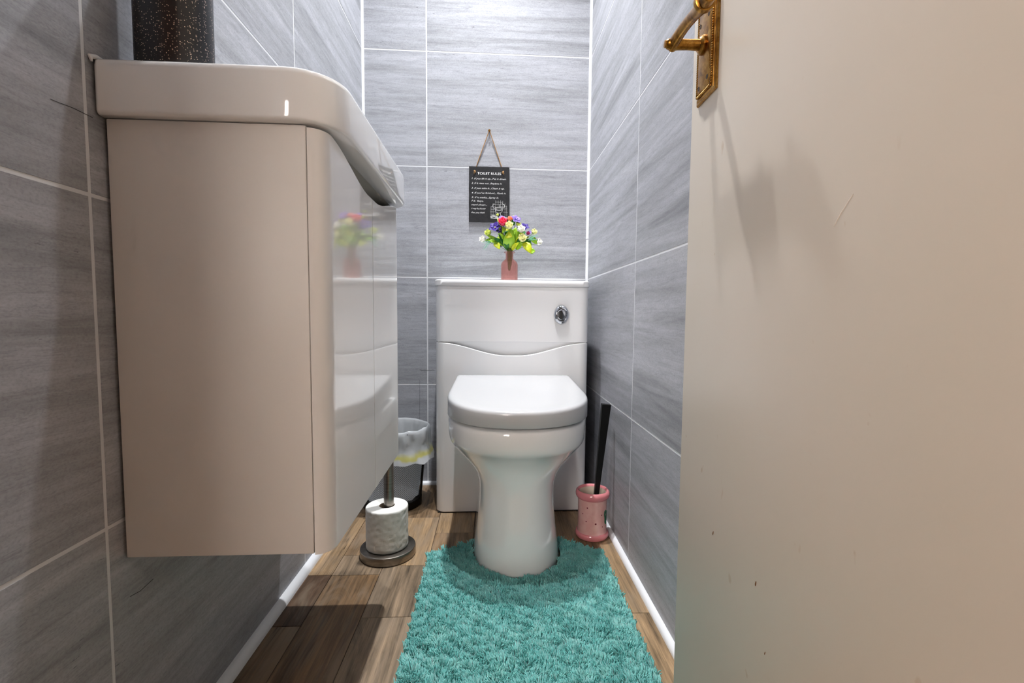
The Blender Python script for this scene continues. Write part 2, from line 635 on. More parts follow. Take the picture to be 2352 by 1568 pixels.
# entrance wall with its opening, and the hallway the photograph was taken from
DX0, DX1, DH = -.44, .30, 2.0
bm = bmesh.new()
for b in ((XL-.1, DX0, YF-.1, YF, 0, CEIL), (DX1, XR+.1, YF-.1, YF, 0, CEIL), (DX0, DX1, YF-.1, YF, DH, CEIL)):
    q = box_bm(*b); me_ = bpy.data.meshes.new('x'); q.to_mesh(me_); q.free(); bm.from_mesh(me_)
tag(link('wall_front', from_bm(bm, 'wall_front'), M['ceiling']), 'entrance wall around the doorway behind the camera', kind='structure')
tag(box('floor_hallway', (-1.6, 1.4, -1.7, YF-.1, -.05, 0), plain('beige hallway carpet', srgb(176, 150, 128), .95)), 'beige hallway floor outside the doorway', kind='structure')
tag(box('ceiling_hallway', (-1.6, 1.4, -1.7, YF-.1, CEIL, CEIL+.1), M['ceiling']), 'hallway ceiling outside the doorway', kind='structure')
tag(box('wall_hallway', (-1.6, 1.4, -1.8, -1.7, 0, CEIL), M['hall']), 'cream hallway wall facing the doorway', kind='structure')
tag(box('wall_hallway_left', (-1.7, -1.6, -1.8, YF, 0, CEIL), M['hall']), 'cream hallway end wall', kind='structure')
tag(box('wall_hallway_right', (1.4, 1.5, -1.8, YF, 0, CEIL), M['hall']), 'cream hallway end wall past the door', kind='structure')

# ------------------------------------------------------------------ lamps
for (lx, ly), lb in zip(DOWNLIGHTS, ('round recessed ceiling downlight nearer the doorway', 'round recessed ceiling downlight above the toilet')):
    e = empty('ceiling_downlight', (lx, ly, CEIL)); tag(e, lb, 'ceiling light', 'recessed ceiling downlights')
    lathe('bezel', [(.030, -.0005), (.042, -.0005), (.042, -.004), (.038, -.006), (.031, -.004)], (lx, ly, CEIL), M['chrome'], e, cap0=False, cap1=False)
    lathe('lens', [(.0305, -.0008), (.0305, -.003), (.0005, -.003)], (lx, ly, CEIL), M['lens'], e)
fillp = empty('fill_panel_1', ((FILL[0]+FILL[1])/2, -1.69, FILL[2])); tag(fillp, 'added glowing fill panel in the unseen hallway, framed like a window', kind='structure')
box('fill_pane', (FILL[0]+.03, FILL[1]-.03, -1.692, -1.682, FILL[2]+.03, FILL[3]-.03), M['fillglow'], fillp)  # glowing pane added as fill, no known window there
for b_ in ((FILL[0], FILL[0]+.04, FILL[2], FILL[3]), (FILL[1]-.04, FILL[1], FILL[2], FILL[3]), (FILL[0], FILL[1], FILL[2], FILL[2]+.04), (FILL[0], FILL[1], FILL[3]-.04, FILL[3])):
    box('fill_panel_frame', (b_[0], b_[1], -1.699, -1.67, b_[2], b_[3]), M['trim'], fillp, .003)

# ------------------------------------------------------------------ open door with brass handle
DY0, DY1 = -.015, .700
dx = lambda y: .2905+.02*(y-.70)
TH = .036
ring = lambda z, i=0.0: [(dx(DY0), DY0, z), (dx(DY1), DY1, z), (dx(DY1)+TH, DY1, z), (dx(DY0)+TH, DY0, z)]
V, Fc = loft([ring(.008), ring(1.985)])
bm = bmesh.new()
vs = [bm.verts.new(v) for v in V]
for f in Fc: bm.faces.new([vs[i] for i in f])
bmesh.ops.bevel(bm, geom=bm.edges[:], offset=.002, segments=2, profile=.5, affect='EDGES')
door = link('door_1', from_bm(bm, 'door_1'), M['door'], None, 40)
tag(door, 'plain cream painted door standing open against the right wall', kind='structure')
# frame of the handle: origin on door face at the lever axis; U towards the free edge, N into the room
HY, HZ = .648, 1.012
O = Vector((dx(HY), HY, HZ)); U = Vector((.02, 1, 0)).normalized(); N = Vector((-1, .02, 0)).normalized(); W = Vector((0, 0, 1))
hp = lambda u, n, w: O+U*u+N*n+W*w


def frame_box(name, u0, u1, n0, n1, w0, w1, mat, parent, bevel=0):
    bm = box_bm(u0, u1, n0, n1, w0, w1, bevel)
    for v in bm.verts: v.co = hp(v.co.x, v.co.y, v.co.z)
    return link(name, from_bm(bm, name), mat, parent, 40 if bevel else None)


PU0, PU1, PW0, PW1 = -.0325, .0275, -.070, .078
def prect(ins, n):
    return [hp(u, n, w) for u, w in ((PU0+ins, PW0+ins), (PU1-ins, PW0+ins), (PU1-ins, PW1-ins), (PU0+ins, PW1-ins))]
V, Fc = loft([prect(0, 0), prect(0, .0020), prect(.0012, .0032), prect(.0040, .0036), prect(.0046, .0046), prect(.0056, .0050), prect(.0110, .0054), prect(.0120, .0068), prect(.0135, .0074)])
handle = pyd('handle_plate', V, Fc, M['brass'], door, 30)
tag(handle, 'brass back plate with roped edge')
def rope(u0, w0, u1, w1):
    L = math.hypot(u1-u0, w1-w0); k = int(L/.0030)
    bm = bmesh.new()
    for i in range(k):
        t = (i+.5)/k
        p = hp(u0+(u1-u0)*t, .0058, w0+(w1-w0)*t)
        mt = Matrix.Translation(p) @ Matrix((tuple(list(U)+[0]), tuple(list(N)+[0]), tuple(list(W)+[0]), (0, 0, 0, 1))).transposed()
        mt = mt @ Matrix.Rotation(.7 if abs(w1-w0) > abs(u1-u0) else .7+PI/2, 4, 'Y') @ Matrix.Diagonal((.0032, .0019, .0014, 1))
        bmesh.ops.create_icosphere(bm, subdivisions=1, radius=1, matrix=mt)
    link('rope_beading', from_bm(bm, 'rope_beading'), M['brass'], handle, 60)
q = .0084
rope(PU0+q, PW0+q, PU0+q, PW1-q); rope(PU1-q, PW0+q, PU1-q, PW1-q); rope(PU0+q, PW0+q, PU1-q, PW0+q); rope(PU0+q, PW1-q, PU1-q, PW1-q)
def frame_lathe(name, prof, u, w, mat, parent, n=24):
    rings = [[hp(u+r*math.cos(2*PI*j/n), nn, w+r*math.sin(2*PI*j/n)) for j in range(n)] for r, nn in prof]
    V, Fc = loft(rings)
    return pyd(name, V, Fc, mat, parent, 40)
for u, w in ((.011, -.052), (-.0155, -.048), (.011, .030), (-.0155, .032)):
    frame_lathe('screw', [(.0030, .006), (.0030, .0077), (.0020, .0076), (.0004, .0075)], u, w, M['holepaint'], handle, 14)
frame_lathe('collar', [(.0115, .006), (.0125, .008), (.0120, .0110), (.0098, .0125), (.0085, .014), (.0075, .014)], 0, 0, M['brass'], handle)
frame_lathe('spindle_neck', [(.0072, .010), (.0066, .028), (.0070, .040), (.0076, .046)], 0, 0, M['brass'], handle)
frame_lathe('end_cap', [(.0074, .052), (.0062, .056), (.0060, .0565), (.0046, .058), (.0046, .060), (.0020, .0605)], 0, 0, M['brass'], handle)
pts, rad = [], []
for t in np.linspace(0, 1, 22):
    u = -.118*t
    n = .0485-.003*math.sin(t*PI)
    w = .004*math.sin(t*PI*1.6)-.002*t
    pts.append(hp(.005+u, n, w)); rad.append(.0085-.0012*math.sin(t*PI)+.0022*smoothstep((t-.6)/.25))
lever = tube('lever', pts, rad, M['brass'], handle, n=16, flat=.85, upv=(1, 0, 0))
p0 = pts[18]
tube('lever_ring', [p0+U*.004, p0+U*.003, p0-U*.003, p0-U*.004], [.010, .0118, .0118, .010], M['brass'], handle, n=20)
# paint knocks and a scratch on the door face
for y, z, r in ((.5816, .3686, .0016), (.4777, .3617, .0018), (.455, .30, .0012)):
    p = Vector((dx(y), y, z)); 
    tube('paint_chip', [p+Vector((0, -.0006, r*1.6)), p, p+Vector((0, .0007, -r*1.6))], [r*.3, r*.55, r*.3], plain('chipped paint', srgb(120, 84, 54), .8), door, n=6)
tube('scratch', [Vector((dx(y)+.0004, y, z)) for y, z in ((.3851, .7244), (.378, .733), (.3647, .7461))], .0008, M['door'], door, n=6)

# ------------------------------------------------------------------ vanity unit and washbasin
VX, VS, VY0, VY1 = -.207, -.228, .614, 1.086     # front plane, where the side panel meets the door, near and far side
VZ0, VZ1 = .335, .8785


def fascia(name, path, zb, zt, th, mat, parent, bevel=.0016):
    """upright shell following a plan path (left side of travel = outside), z range per point"""
    n = len(path)
    P = [Vector((p[0], p[1])) for p in path]
    inn = []
    for i in range(n):
        t = (P[min(i+1, n-1)]-P[max(i-1, 0)]).normalized()
        inn.append(P[i]+Vector((-t.y, t.x))*th)
    rings = []
    for i in range(n):
        rings.append([(P[i].x, P[i].y, zb[i]), (P[i].x, P[i].y, zt[i]), (inn[i].x, inn[i].y, zt[i]), (inn[i].x, inn[i].y, zb[i])])
    V, Fc = loft(rings)
    o = pyd(name, V, Fc, mat, parent, 35)
    md = o.modifiers.new('edge', 'BEVEL'); md.width = bevel; md.segments = 2; md.limit_method = 'ANGLE'; md.angle_limit = math.radians(50)
    md.harden_normals = False
    return o


van = empty('vanity_unit', (XL, .85, VZ0))
tag(van, 'wall hung glossy white vanity cabinet with curved corner under the basin', 'vanity unit')
# carcass: near and far sides with rounded wall edge, bottom, back
box('side_panel', (XL+.004, VS-.0012, VY0, VY0+.018, VZ0, .8785), M['vside'], van, .0015)
box('side_panel', (XL+.004, VS-.0012, VY1-.018, VY1, VZ0, .8785), M['vside'], van, .0015)
box('bottom_panel', (XL+.004, VX-.020, VY0+.018, VY1-.018, VZ0+.004, VZ0+.020), M['vanity'], van)
box('back_panel', (XL+.004, XL+.012, VY0+.018, VY1-.018, VZ0+.02, .87), M['vanity'], van)
R_ = VX-VS


def vtop(y):
    c = .85
    s = abs(y-c)/(VY1-VY0)*2
    return .8755-.0305*(1-smoothstep((s-.10)/.80))


def door_path(near):
    pts = []
    if near:
        for a in np.linspace(0, PI/2, 10):
            pts.append((VS+R_*math.sin(a), VY0+R_*1.25*(1-math.cos(a))))
        pts += [(VX, y) for y in np.linspace(VY0+R_*1.25, .849, 22)[1:]]
    else:
        pts += [(VX, y) for y in np.linspace(.8510, VY1-R_*1.25, 22)]
        for a in np.linspace(PI/2, 0, 10)[1:]:
            pts.append((VS+R_*math.sin(a), VY1-R_*1.25*(1-math.cos(a))))
    return pts


for near in (True, False):
    pa = door_path(near)
    d = fascia('door', pa, [VZ0-.001]*len(pa), [vtop(p[1]) for p in pa], .018, M['vanity'], van)
    d['label'] = 'curved glossy white door nearer the camera' if near else 'glossy white door on the far side'
# concave finger-grip channel behind the scooped door tops
rings = []
for y in np.linspace(VY0+.02, VY1-.02, 30):
    zt = vtop(y)
    rings.append([(VX-.012, y, .8790), (VX-.026, y, .8745), (VX-.0345, y, (zt+.878)/2-.004), (VX-.036, y, zt-.010), (VX-.0185, y, zt-.020), (VX-.0405, y, zt-.024), (VX-.0405, y, .8790)])
V, Fc = loft(rings)
pyd('grip_channel', V, Fc, M['channel'], van, 50)


def rrect(x0, x1, y0, y1, r, rb, n=9):
    """rounded rectangle, front corners (x1 side) radius r, wall corners radius rb; counter-clockwise"""
    pts = []
    for cx, cy, rr, a0 in ((x1-r, y1-r, r, 0), (x0+rb, y1-rb, rb, PI/2), (x0+rb, y0+rb, rb, PI), (x1-r, y0+r, r, 3*PI/2)):
        for a in np.linspace(a0, a0+PI/2, n):
            pts.append((cx+rr*math.cos(a), cy+rr*math.sin(a)))
    return pts


basin = empty('washbasin', (XL, .85, .8795))
tag(basin, 'white ceramic washbasin with rounded corners on the vanity cabinet', 'basin')
BX0, BX1, BY0, BY1 = XL+.0015, -.187, .600, 1.100
rings = []
prof = [(.0050, .8795), (.0025, .8799), (.0008, .8812), (.0001, .8832), (0, .886), (0, .934), (.0012, .9395), (.004, .9420), (.008, .9428)]
for ins, z in prof:
    rings.append([(x, y, z) for x, y in rrect(BX0, BX1-ins, BY0+ins, BY1-ins, .062-ins*.6, .006)])
for ins, z in [(.030, .9426), (.036, .938), (.043, .915), (.055, .898), (.085, .889)]:
    rings.append([(x, y, z) for x, y in rrect(BX0+.028+ins, BX1-ins, BY0+ins, BY1-ins, max(.062-ins*.4, .02), .04)])
V, Fc = loft(rings)
pyd('bowl', V, Fc, M['porcelain'], basin, 50)
lathe('drain', [(.021, .0), (.021, .002), (.014, .003), (.001, .0025)], (-.32, .85, .889), M['chrome'], basin, n=28)
# silicone bead against the wall
tube('sealant', [(XL+.003, BY0-.002, .936), (XL+.003, BY0-.003, .9415), (XL+.0035, BY0+.004, .9440), (XL+.0035, .85, .9440), (XL+.0035, BY1, .9440)], [.0015, .0028, .0028, .0022, .0022], M['trim'], basin, n=10)

bt = empty('glitter_bottle', (-.4085, .662, .9428))
tag(bt, 'tall black glittery cylindrical bottle standing on the washbasin', 'bottle')
lathe('body', [(.036, 0), (.041, .001), (.043, .004), (.043, .175), (.042, .190), (.036, .199), (.020, .204), (.016, .206)], (-.4085, .662, .9428), M['glitter'], bt, n=56)
lathe('neck', [(.0155, .205), (.0155, .214), (.0125, .216), (.0125, .222), (.0015, .223)], (-.4085, .662, .9428), M['black'], bt, n=32)

# ------------------------------------------------------------------ cistern unit
CX0, CX1, CYF, CYB = -.1785, .3155, 1.520, YB-.004
CMID = (CX0+CX1)/2
unit = empty('cistern_unit', (CMID, 1.65, 0))
tag(unit, 'white gloss concealed cistern cabinet behind the toilet', 'cabinet')


def uplan(ins=0.0, r=.030, nfront=40):
    pts = [(CX0+ins, CYB), (CX0+ins, CYF+r+ins)]
    for a in np.linspace(0, PI/2, 9)[1:]:
        pts.append((CX0+ins+r*(1-math.cos(a)), CYF+ins+r*(1-math.sin(a))))
    pts += [(x, CYF+ins) for x in np.linspace(CX0+r+ins, CX1-r-ins, nfront)[1:]]
    for a in np.linspace(PI/2, 0, 9)[1:]:
        pts.append((CX1-ins-r*(1-math.cos(a)), CYF+ins+r*(1-math.sin(a))))
    pts.append((CX1-ins, CYB))
    return pts


def scoop(x):
    s = (x-CMID)/(CX1-CX0)*2
    return .5575-.041*(1-smoothstep((abs(s)-.08)/.86))


pl = uplan()
fascia('upper_panel', pl, [.5600]*len(pl), [.7365]*len(pl), .018, M['unit'], unit)
fascia('lower_panel', pl, [.004]*len(pl), [scoop(p[0]) for p in pl], .018, M['unit'], unit, .0022)
# recessed concave grip between the two panels
rings = []
for x in np.linspace(CX0+.008, CX1-.008, 50):
    zs = scoop(x); dpt = (.5605-zs)
    rings.append([(x, CYF+.007, .5615), (x, CYF+.0075+dpt*.10, .5605-dpt*.30), (x, CYF+.009+dpt*.26, .5605-dpt*.75), (x, CYF+.0172+dpt*.1, zs-.012), (x, CYF+.034, zs-.012), (x, CYF+.034, .5615)])
V, Fc = loft(rings)
pyd('grip_recess', V, Fc, M['unit'], unit, 60)
box('carcass', (CX0+.020, CX1-.020, CYF+.036, CYB, .006, .735), M['unit'], unit)
# top board
ringt = lambda ins, z: [(x, y, z) for x, y in ([(CX0-.003+ins, CYB)]+[(x, y) for x, y in uplan(-.004+ins, .034, 6)]+[(CX1+.003-ins, CYB)])]
V, Fc = loft([ringt(.003, .7372), ringt(0, .7400), ringt(0, .7545), ringt(.003, .7575)])
pyd('top_board', V, Fc, M['unit'], unit, 50)
# dark strip standing in for the shadow under the lower panel
box('plinth_shadow', (CX0+.006, CX1-.006, CYF+.004, CYF+.03, .0002, .0042), M['dark'], unit)
# oval chrome flush button
fb = Vector((.2237, CYF, .649))
def oval(name, prof, mat, parent, aw=1.0, ah=1.26, half=None, n=40, off=(0, 0)):
    rings = []
    for r, d in prof:
        ring = []
        for j in range(n):
            a = 2*PI*j/n
            x, z = r*aw*math.cos(a), r*ah*math.sin(a)
            if half == 'L': x = min(x, -.0006)
            if half == 'R': x = max(x, .0006)
            ring.append((fb.x+x+off[0], fb.y-d, fb.z+z+off[1]))
        rings.append(ring)
    V, Fc = loft(rings)
    return pyd(name, V, Fc, mat, parent, 40)
btn = oval('flush_button', [(.0245, .0003), (.0252, .003), (.0240, .0085), (.0212, .0125), (.0185, .0140), (.0165, .0125), (.0160, .0095)], M['chrome'], unit)
tag(btn, 'oval chrome dual flush button')
oval('button_half', [(.0150, .009), (.0152, .0135), (.0135, .0152)], M['chrome'], btn, half='L', ah=1.1)
oval('button_half', [(.0150, .009), (.0152, .0120), (.0135, .0135)], M['chrome'], btn, half='R', ah=1.1)

# ------------------------------------------------------------------ toilet
TX = .0695


def dplan(hw, yf, yb, z, n=40, ex=2.25, straight=.42, cx=TX, back=1.0):
    """D-shaped plan ring: back edge straight at yb, straight sides, rounded front at yf"""
    yc = yf+(yb-yf)*straight
    pts = []
    for a in np.linspace(0, PI, n):
        c, s = math.cos(a), math.sin(a)
        pts.append((cx+hw*math.copysign(abs(c)**(2/ex), c), yc-(yc-yf)*abs(s)**(2/ex)))
    pts += [(cx-hw*back-(hw-hw*back)*(1-t), yc+(yb-yc)*t) for t in (.3, .6, .9, .985)]
    pts += [(cx-hw*back+min(.012, hw*.1), yb), (cx+hw*back-min(.012, hw*.1), yb)]
    pts += [(cx+hw*back+(hw-hw*back)*(1-t), yc+(yb-yc)*t) for t in (.985, .9, .6, .3)]
    return [(x, y, z(x, y) if callable(z) else z) for x, y in pts]


toilet = empty('toilet', (TX, 1.3, 0))
tag(toilet, 'white ceramic back to wall toilet with its lid closed', 'toilet')
sec = [(0.0, .116, 1.110, 2.3, .40), (.004, .118, 1.107, 2.3, .40), (.05, .112, 1.110, 2.3, .40), (.10, .106, 1.116, 2.3, .40), (.15, .102, 1.121, 2.3, .40),
       (.19, .1015, 1.124, 2.3, .40), (.22, .106, 1.124, 2.3, .42), (.245, .118, 1.121, 2.3, .44), (.265, .134, 1.115, 2.3, .46), (.283, .151, 1.107, 2.3, .47),
       (.298, .1635, 1.096, 2.3, .48), (.308, .171, 1.085, 2.25, .48), (.316, .176, 1.073, 2.2, .48), (.323, .1788, 1.064, 2.2, .48), (.331, .1806, 1.0585, 2.2, .48), (.343, .1818, 1.0555, 2.2, .48), (.360, .1825, 1.0535, 2.2, .48), (.371, .1826, 1.0528, 2.2, .48),
       (.379, .1818, 1.054, 2.2, .48), (.3825, .1785, 1.057, 2.2, .48)]
rings = [dplan(hw, yf, CYF-.002, z, ex=ex, straight=st) for z, hw, yf, ex, st in sec]
V, Fc = loft(rings)
pyd('bowl', V, Fc, M['porcelain'], toilet, 60)
rings = [dplan(hw, yf, 1.478, z) for z, hw, yf in ((.3832, .160, 1.078), (.3845, .162, 1.076), (.3895, .162, 1.076), (.3908, .160, 1.078))]
V, Fc = loft(rings)
pyd('seat', V, Fc, M['seatwhite'], toilet, 40)
ltop = lambda y: .430+.0690*(y-1.05)
rings = []
for ins, dz in ((.0025, None), (0, -1), (0, .009), (.0008, .005), (.0030, .0018), (.0065, .0003), (.012, -.0006), (.03, -.0012), (.08, -.0022), (.13, -.0026)):
    if dz is None: z = .3910
    elif dz == -1: z = .3930
    else: z = (lambda d: (lambda x, y: ltop(y)-d))(dz)
    rings.append(dplan(.1825-ins, 1.050+ins, 1.482-ins, z, ex=2.2, straight=.46, back=.965))
V, Fc = loft(rings)
pyd('lid', V, Fc, M['seatwhite'], toilet, 60)
for s in (-1, 1):
    lathe('hinge', [(.010, 0), (.010, .022), (.007, .025)], (TX+s*.08, 1.494, .382), M['chrome'], toilet, n=20)

# ------------------------------------------------------------------ sign on the back wall
sx0, sx1, sz0, sz1 = -.0848, .0628, .987, 1.1868
sign = empty('hanging_sign', ((sx0+sx1)/2, YB, sz0))
tag(sign, 'small black slate sign headed TOILET RULES hanging on twine', 'sign')
bm = box_bm(sx0, sx1, YB-.0080, YB-.0025, sz0, sz1)
bmesh.ops.subdivide_edges(bm, edges=bm.edges[:], cuts=14, use_grid_fill=True)
for v in bm.verts:
    ex = min(v.co.x-sx0, sx1-v.co.x, v.co.z-sz0, sz1-v.co.z)
    if ex < 1e-5:
        k = mnoise.noise(v.co*90)*.0012
        v.co.x += k*(1 if v.co.x > (sx0+sx1)/2 else -1); v.co.z += k*.7
link('slate', from_bm(bm, 'slate'), M['slate'], sign, 30)
nail = Vector((-.0115, YB-.006, 1.3150))
lathe_n = tube('nail', [(nail.x, YB, nail.z), (nail.x, YB-.010, nail.z), (nail.x, YB-.0105, nail.z), (nail.x, YB-.0125, nail.z)], [.0015, .0015, .0045, .0038], M['brass'], sign, n=16)
holeL, holeR = Vector((-.064, YB-.009, 1.1675)), Vector((.0395, YB-.009, 1.167))
for h in (holeL, holeR):
    s = 1 if h is holeR else -1
    a = nail+Vector((s*.0014, 0, -.001)); b = Vector((h.x-s*.006, YB-.0015, sz1+.004)); c = Vector((h.x-s*.001, YB-.0014, h.z+.004))
    k = []
    for t in np.linspace(0, 1, 30): k.append(a.lerp(b, t))
    tube('twine', k+[c], .0016, M['twine'], sign, n=8)
    kb = bmesh.new()
    bmesh.ops.create_icosphere(kb, subdivisions=2, radius=.0042, matrix=Matrix.Translation(h+Vector((0, .0005, .001))) @ Matrix.Rotation(.5*s, 4, 'Y') @ Matrix.Diagonal((.95, .75, 1.35, 1)))
    for v in kb.verts: v.co += Vector((1, 1, 1))*mnoise.noise(v.co*400)*.001
    link('knot', from_bm(kb, 'knot'), M['twine'], sign, 60)
    tube('twine_end', [h+Vector((s*.001, -.001, 0)), h+Vector((s*.003, -.002, -.004)), h+Vector((s*.002, -.0015, -.009))], [.0014, .0014, .0008], M['twine'], sign, n=6)


def lettering(text, x, z, size, width, shear=.0, bold=0.0, name='lettering', wob=0):
    cu = bpy.data.curves.new('t', 'FONT')
    cu.body = text; cu.size = size; cu.shear = shear; cu.offset = bold; cu.extrude = .0; cu.resolution_u = 2
    ob = bpy.data.objects.new('t', cu)
    COL.objects.link(ob)
    bpy.context.view_layer.update()
    me = bpy.data.meshes.new_from_object(ob.evaluated_get(bpy.context.evaluated_depsgraph_get()))
    bpy.data.objects.remove(ob)
    xs = [v.co.x for v in me.vertices]
    k = width/(max(xs)-min(xs)); x_0 = min(xs)
    for v in me.vertices:
        lx, lz = (v.co.x-x_0)*k, v.co.y
        v.co = Vector((x+lx, YB-.00825, z+lz+wob*math.sin(lx*420)))
    return link(name, me, M['chalk'], sign)


# pixel frame of the sign print: zoom px (154..540, 430..950) -> metres
zx = lambda p: sx0+(p-152)/(540-152)*(sx1-sx0)
zz = lambda p: sz1-(p-425)/(950-425)*(sz1-sz0)
lettering('TOILET RULES', zx(232), zz(501), .0128, (zx(460)-zx(232)), bold=.00012)
# slab serifs for the heading
for tx, a, b, y in (('1. If you lift it up...Put it down.', 178, 510, 546), ('2. If it runs out...Replace it.', 176, 468, 590), ('3. If you miss it...Clean it up.', 176, 492, 636),
                    ("4. If you've finished... Flush it.", 177, 508, 681), ('5. If it stinks...Spray it.', 177, 437, 724), ('P.S. Guys,', 176, 291, 757),
                    ('stand closer...', 175, 325, 793), ('it may be shorter', 175, 315, 829), ('than you think', 175, 305, 867)):
    lettering(tx, zx(a), zz(y), .0084, zx(b)-zx(a), shear=.28, bold=.00004, wob=.0003)


def stroke(pts, r=.00045, name='drawing_line'):
    P = [Vector((zx(x), YB-.0081, zz(y))) for x, y in pts]
    return P, r


def strokes(name, lines, r):
    bm = bmesh.new()
    for pts in lines:
        P = [Vector((zx(x), YB-.00825, zz(y))) for x, y in pts]
        for a, b in zip(P[:-1], P[1:]):
            d = (b-a).normalized(); s = Vector((-d.z, 0, d.x))*r
            bm.faces.new([bm.verts.new(q) for q in (a-s-d*r*.5, b-s+d*r*.5, b+s+d*r*.5, a+s-d*r*.5)])
    return link(name, from_bm(bm, name), M['chalk'], sign)


grid = [[(410, 740), (410, 905)], [(433, 742), (433, 800)], [(456, 740), (456, 800)], [(478, 745), (478, 800)], [(500, 765), (500, 905)], [(385, 770), (385, 880)], [(365, 800), (365, 905)],
        [(515, 790), (518, 900)], [(405, 757), (478, 757)], [(380, 778), (500, 780)], [(365, 800), (405, 802)], [(480, 800), (520, 800)], [(362, 826), (400, 826)], [(485, 822), (522, 820)], [(358, 850), (408, 850)], [(480, 850), (526, 855)], [(362, 878), (405, 878)], [(360, 912), (400, 912)]]
strokes('drawn_tiles', grid, .00028)
el = lambda cx, cy, a, b, t0, t1, n=14: [(cx+a*math.cos(t), cy+b*math.sin(t)) for t in np.linspace(t0, t1, n)]
strokes('drawn_toilet', [el(440, 822, 38, 16, 0, 2*PI, 24), el(440, 822, 28, 10, 0, 2*PI, 24), el(440, 828, 36, 34, 0.15, PI-.15), [(425, 858), (424, 885), (412, 893)], [(455, 858), (458, 885), (470, 893)],
                         el(395, 795, 14, 20, .6, 5.4), el(482, 795, 14, 16, -2, 2.4), [(446, 782), (446, 800), (480, 800)], [(470, 770), (492, 778), (492, 800)]], .00055)
strokes('drawn_mat', [[(360, 895), (385, 884), (410, 890), (440, 905), (480, 900), (520, 905)], [(362, 903), (395, 895), (430, 908), (520, 910)], [(365, 910), (430, 913), (518, 913)]], .0011)

# ------------------------------------------------------------------ vase and bouquet
_t = NT('pink tinted glass')
_t.set(color=srgb(250, 222, 218), rough=.03, trans=1.0, ior=1.3)
_tr = _t.n('ShaderNodeBsdfTransparent'); _tr.inputs[0].default_value = srgb(249, 228, 224)
_df = _t.n('ShaderNodeBsdfDiffuse'); _df.inputs[0].default_value = srgb(236, 176, 172)
_m0 = _t.n('ShaderNodeMixShader'); _m0.inputs[0].default_value = .10
_t.l(_tr.outputs[0], _m0.inputs[1]); _t.l(_df.outputs[0], _m0.inputs[2])
_m1 = _t.n('ShaderNodeMixShader'); _m1.inputs[0].default_value = .22
_t.l(_m0.outputs[0], _m1.inputs[1]); _t.l(_t.b.outputs[0], _m1.inputs[2])
_t.l(_m1.outputs[0], _t.out.inputs[0])
M['pinkglass'] = _t.m
VC = (.0610, 1.66, .7576)
vase = empty('glass_vase', VC); tag(vase, 'small pink ribbed glass bottle vase on the cistern cabinet', 'vase')
vp = [(.0255, 0), (.0275, .001), (.0287, .004), (.0287, .060), (.0275, .067), (.0240, .0735), (.0175, .0785), (.0138, .0815), (.0134, .086), (.0134, .100), (.0150, .1025), (.0186, .1035), (.0190, .1052), (.0184, .1068), (.0130, .1068)]
vi = [(.0118, .1040), (.0116, .086), (.0125, .0825), (.0160, .0765), (.0225, .0712), (.0258, .0650), (.0266, .060), (.0266, .006), (.0245, .0038), (.0005, .0035)]
lathe('body', vp+vi, VC, M['pinkglass'], vase, n=96, smooth=50, rib=lambda a, z: .016*math.cos(16*a) if z < .07 else 0)

bq = empty('flower_bouquet', (.061, 1.66, .80)); tag(bq, 'mixed artificial flower bouquet in the pink glass vase', 'flowers')
FM = dict(
    white=plain('white petal', srgb(244, 243, 232), .6, sss=.0), cream=plain('cream yellow petal', srgb(240, 238, 176), .6), lime=plain('lime bud petal', srgb(214, 226, 110), .6),
    pink=plain('hot pink petal', srgb(240, 70, 108), .6), coral=plain('coral petal', srgb(240, 150, 110), .6), lilac=plain('lilac petal', srgb(138, 112, 200), .6),
    indigo=plain('indigo petal', srgb(54, 26, 130), .6), magenta=plain('magenta petal', srgb(160, 24, 90), .6),
    leaf=plain('lime green leaf', srgb(150, 196, 40), .45), yleaf=plain('yellow green leaf', srgb(196, 206, 24), .45), dleaf=plain('dark green leaf', srgb(48, 118, 44), .45),
    stem=plain('green stem', srgb(84, 112, 44), .6), teal=plain('pale teal sprig', srgb(130, 200, 170), .5))
BX = lambda p: .061+(p/8.71-90)*.0015
BZ = lambda p: .8645+(98-p/8.71)*.00148
MOUTH = Vector((.061, 1.66, .868))


def petal_bm(bm, base, direc, nrm, L, Wd, cup, tip=.0):
    """small curved petal: 5 x 3 grid from base along direc"""
    d = direc.normalized(); s = d.cross(nrm).normalized(); nn = s.cross(d)
    grid = []
    for i in range(5):
        t = i/4
        w = Wd*math.sin(PI*(.18+.74*t))**.8*(1-tip*t)
        row = []
        for j in (-1, 0, 1):
            row.append(bm.verts.new(base+d*L*t*(1-.12*abs(j))+s*w*j*.5+nn*(cup*L*(t**1.6)+abs(j)*.18*w)))
        grid.append(row)
    for i in range(4):
        for j in range(2):
            bm.faces.new((grid[i][j], grid[i][j+1], grid[i+1][j+1], grid[i+1][j]))


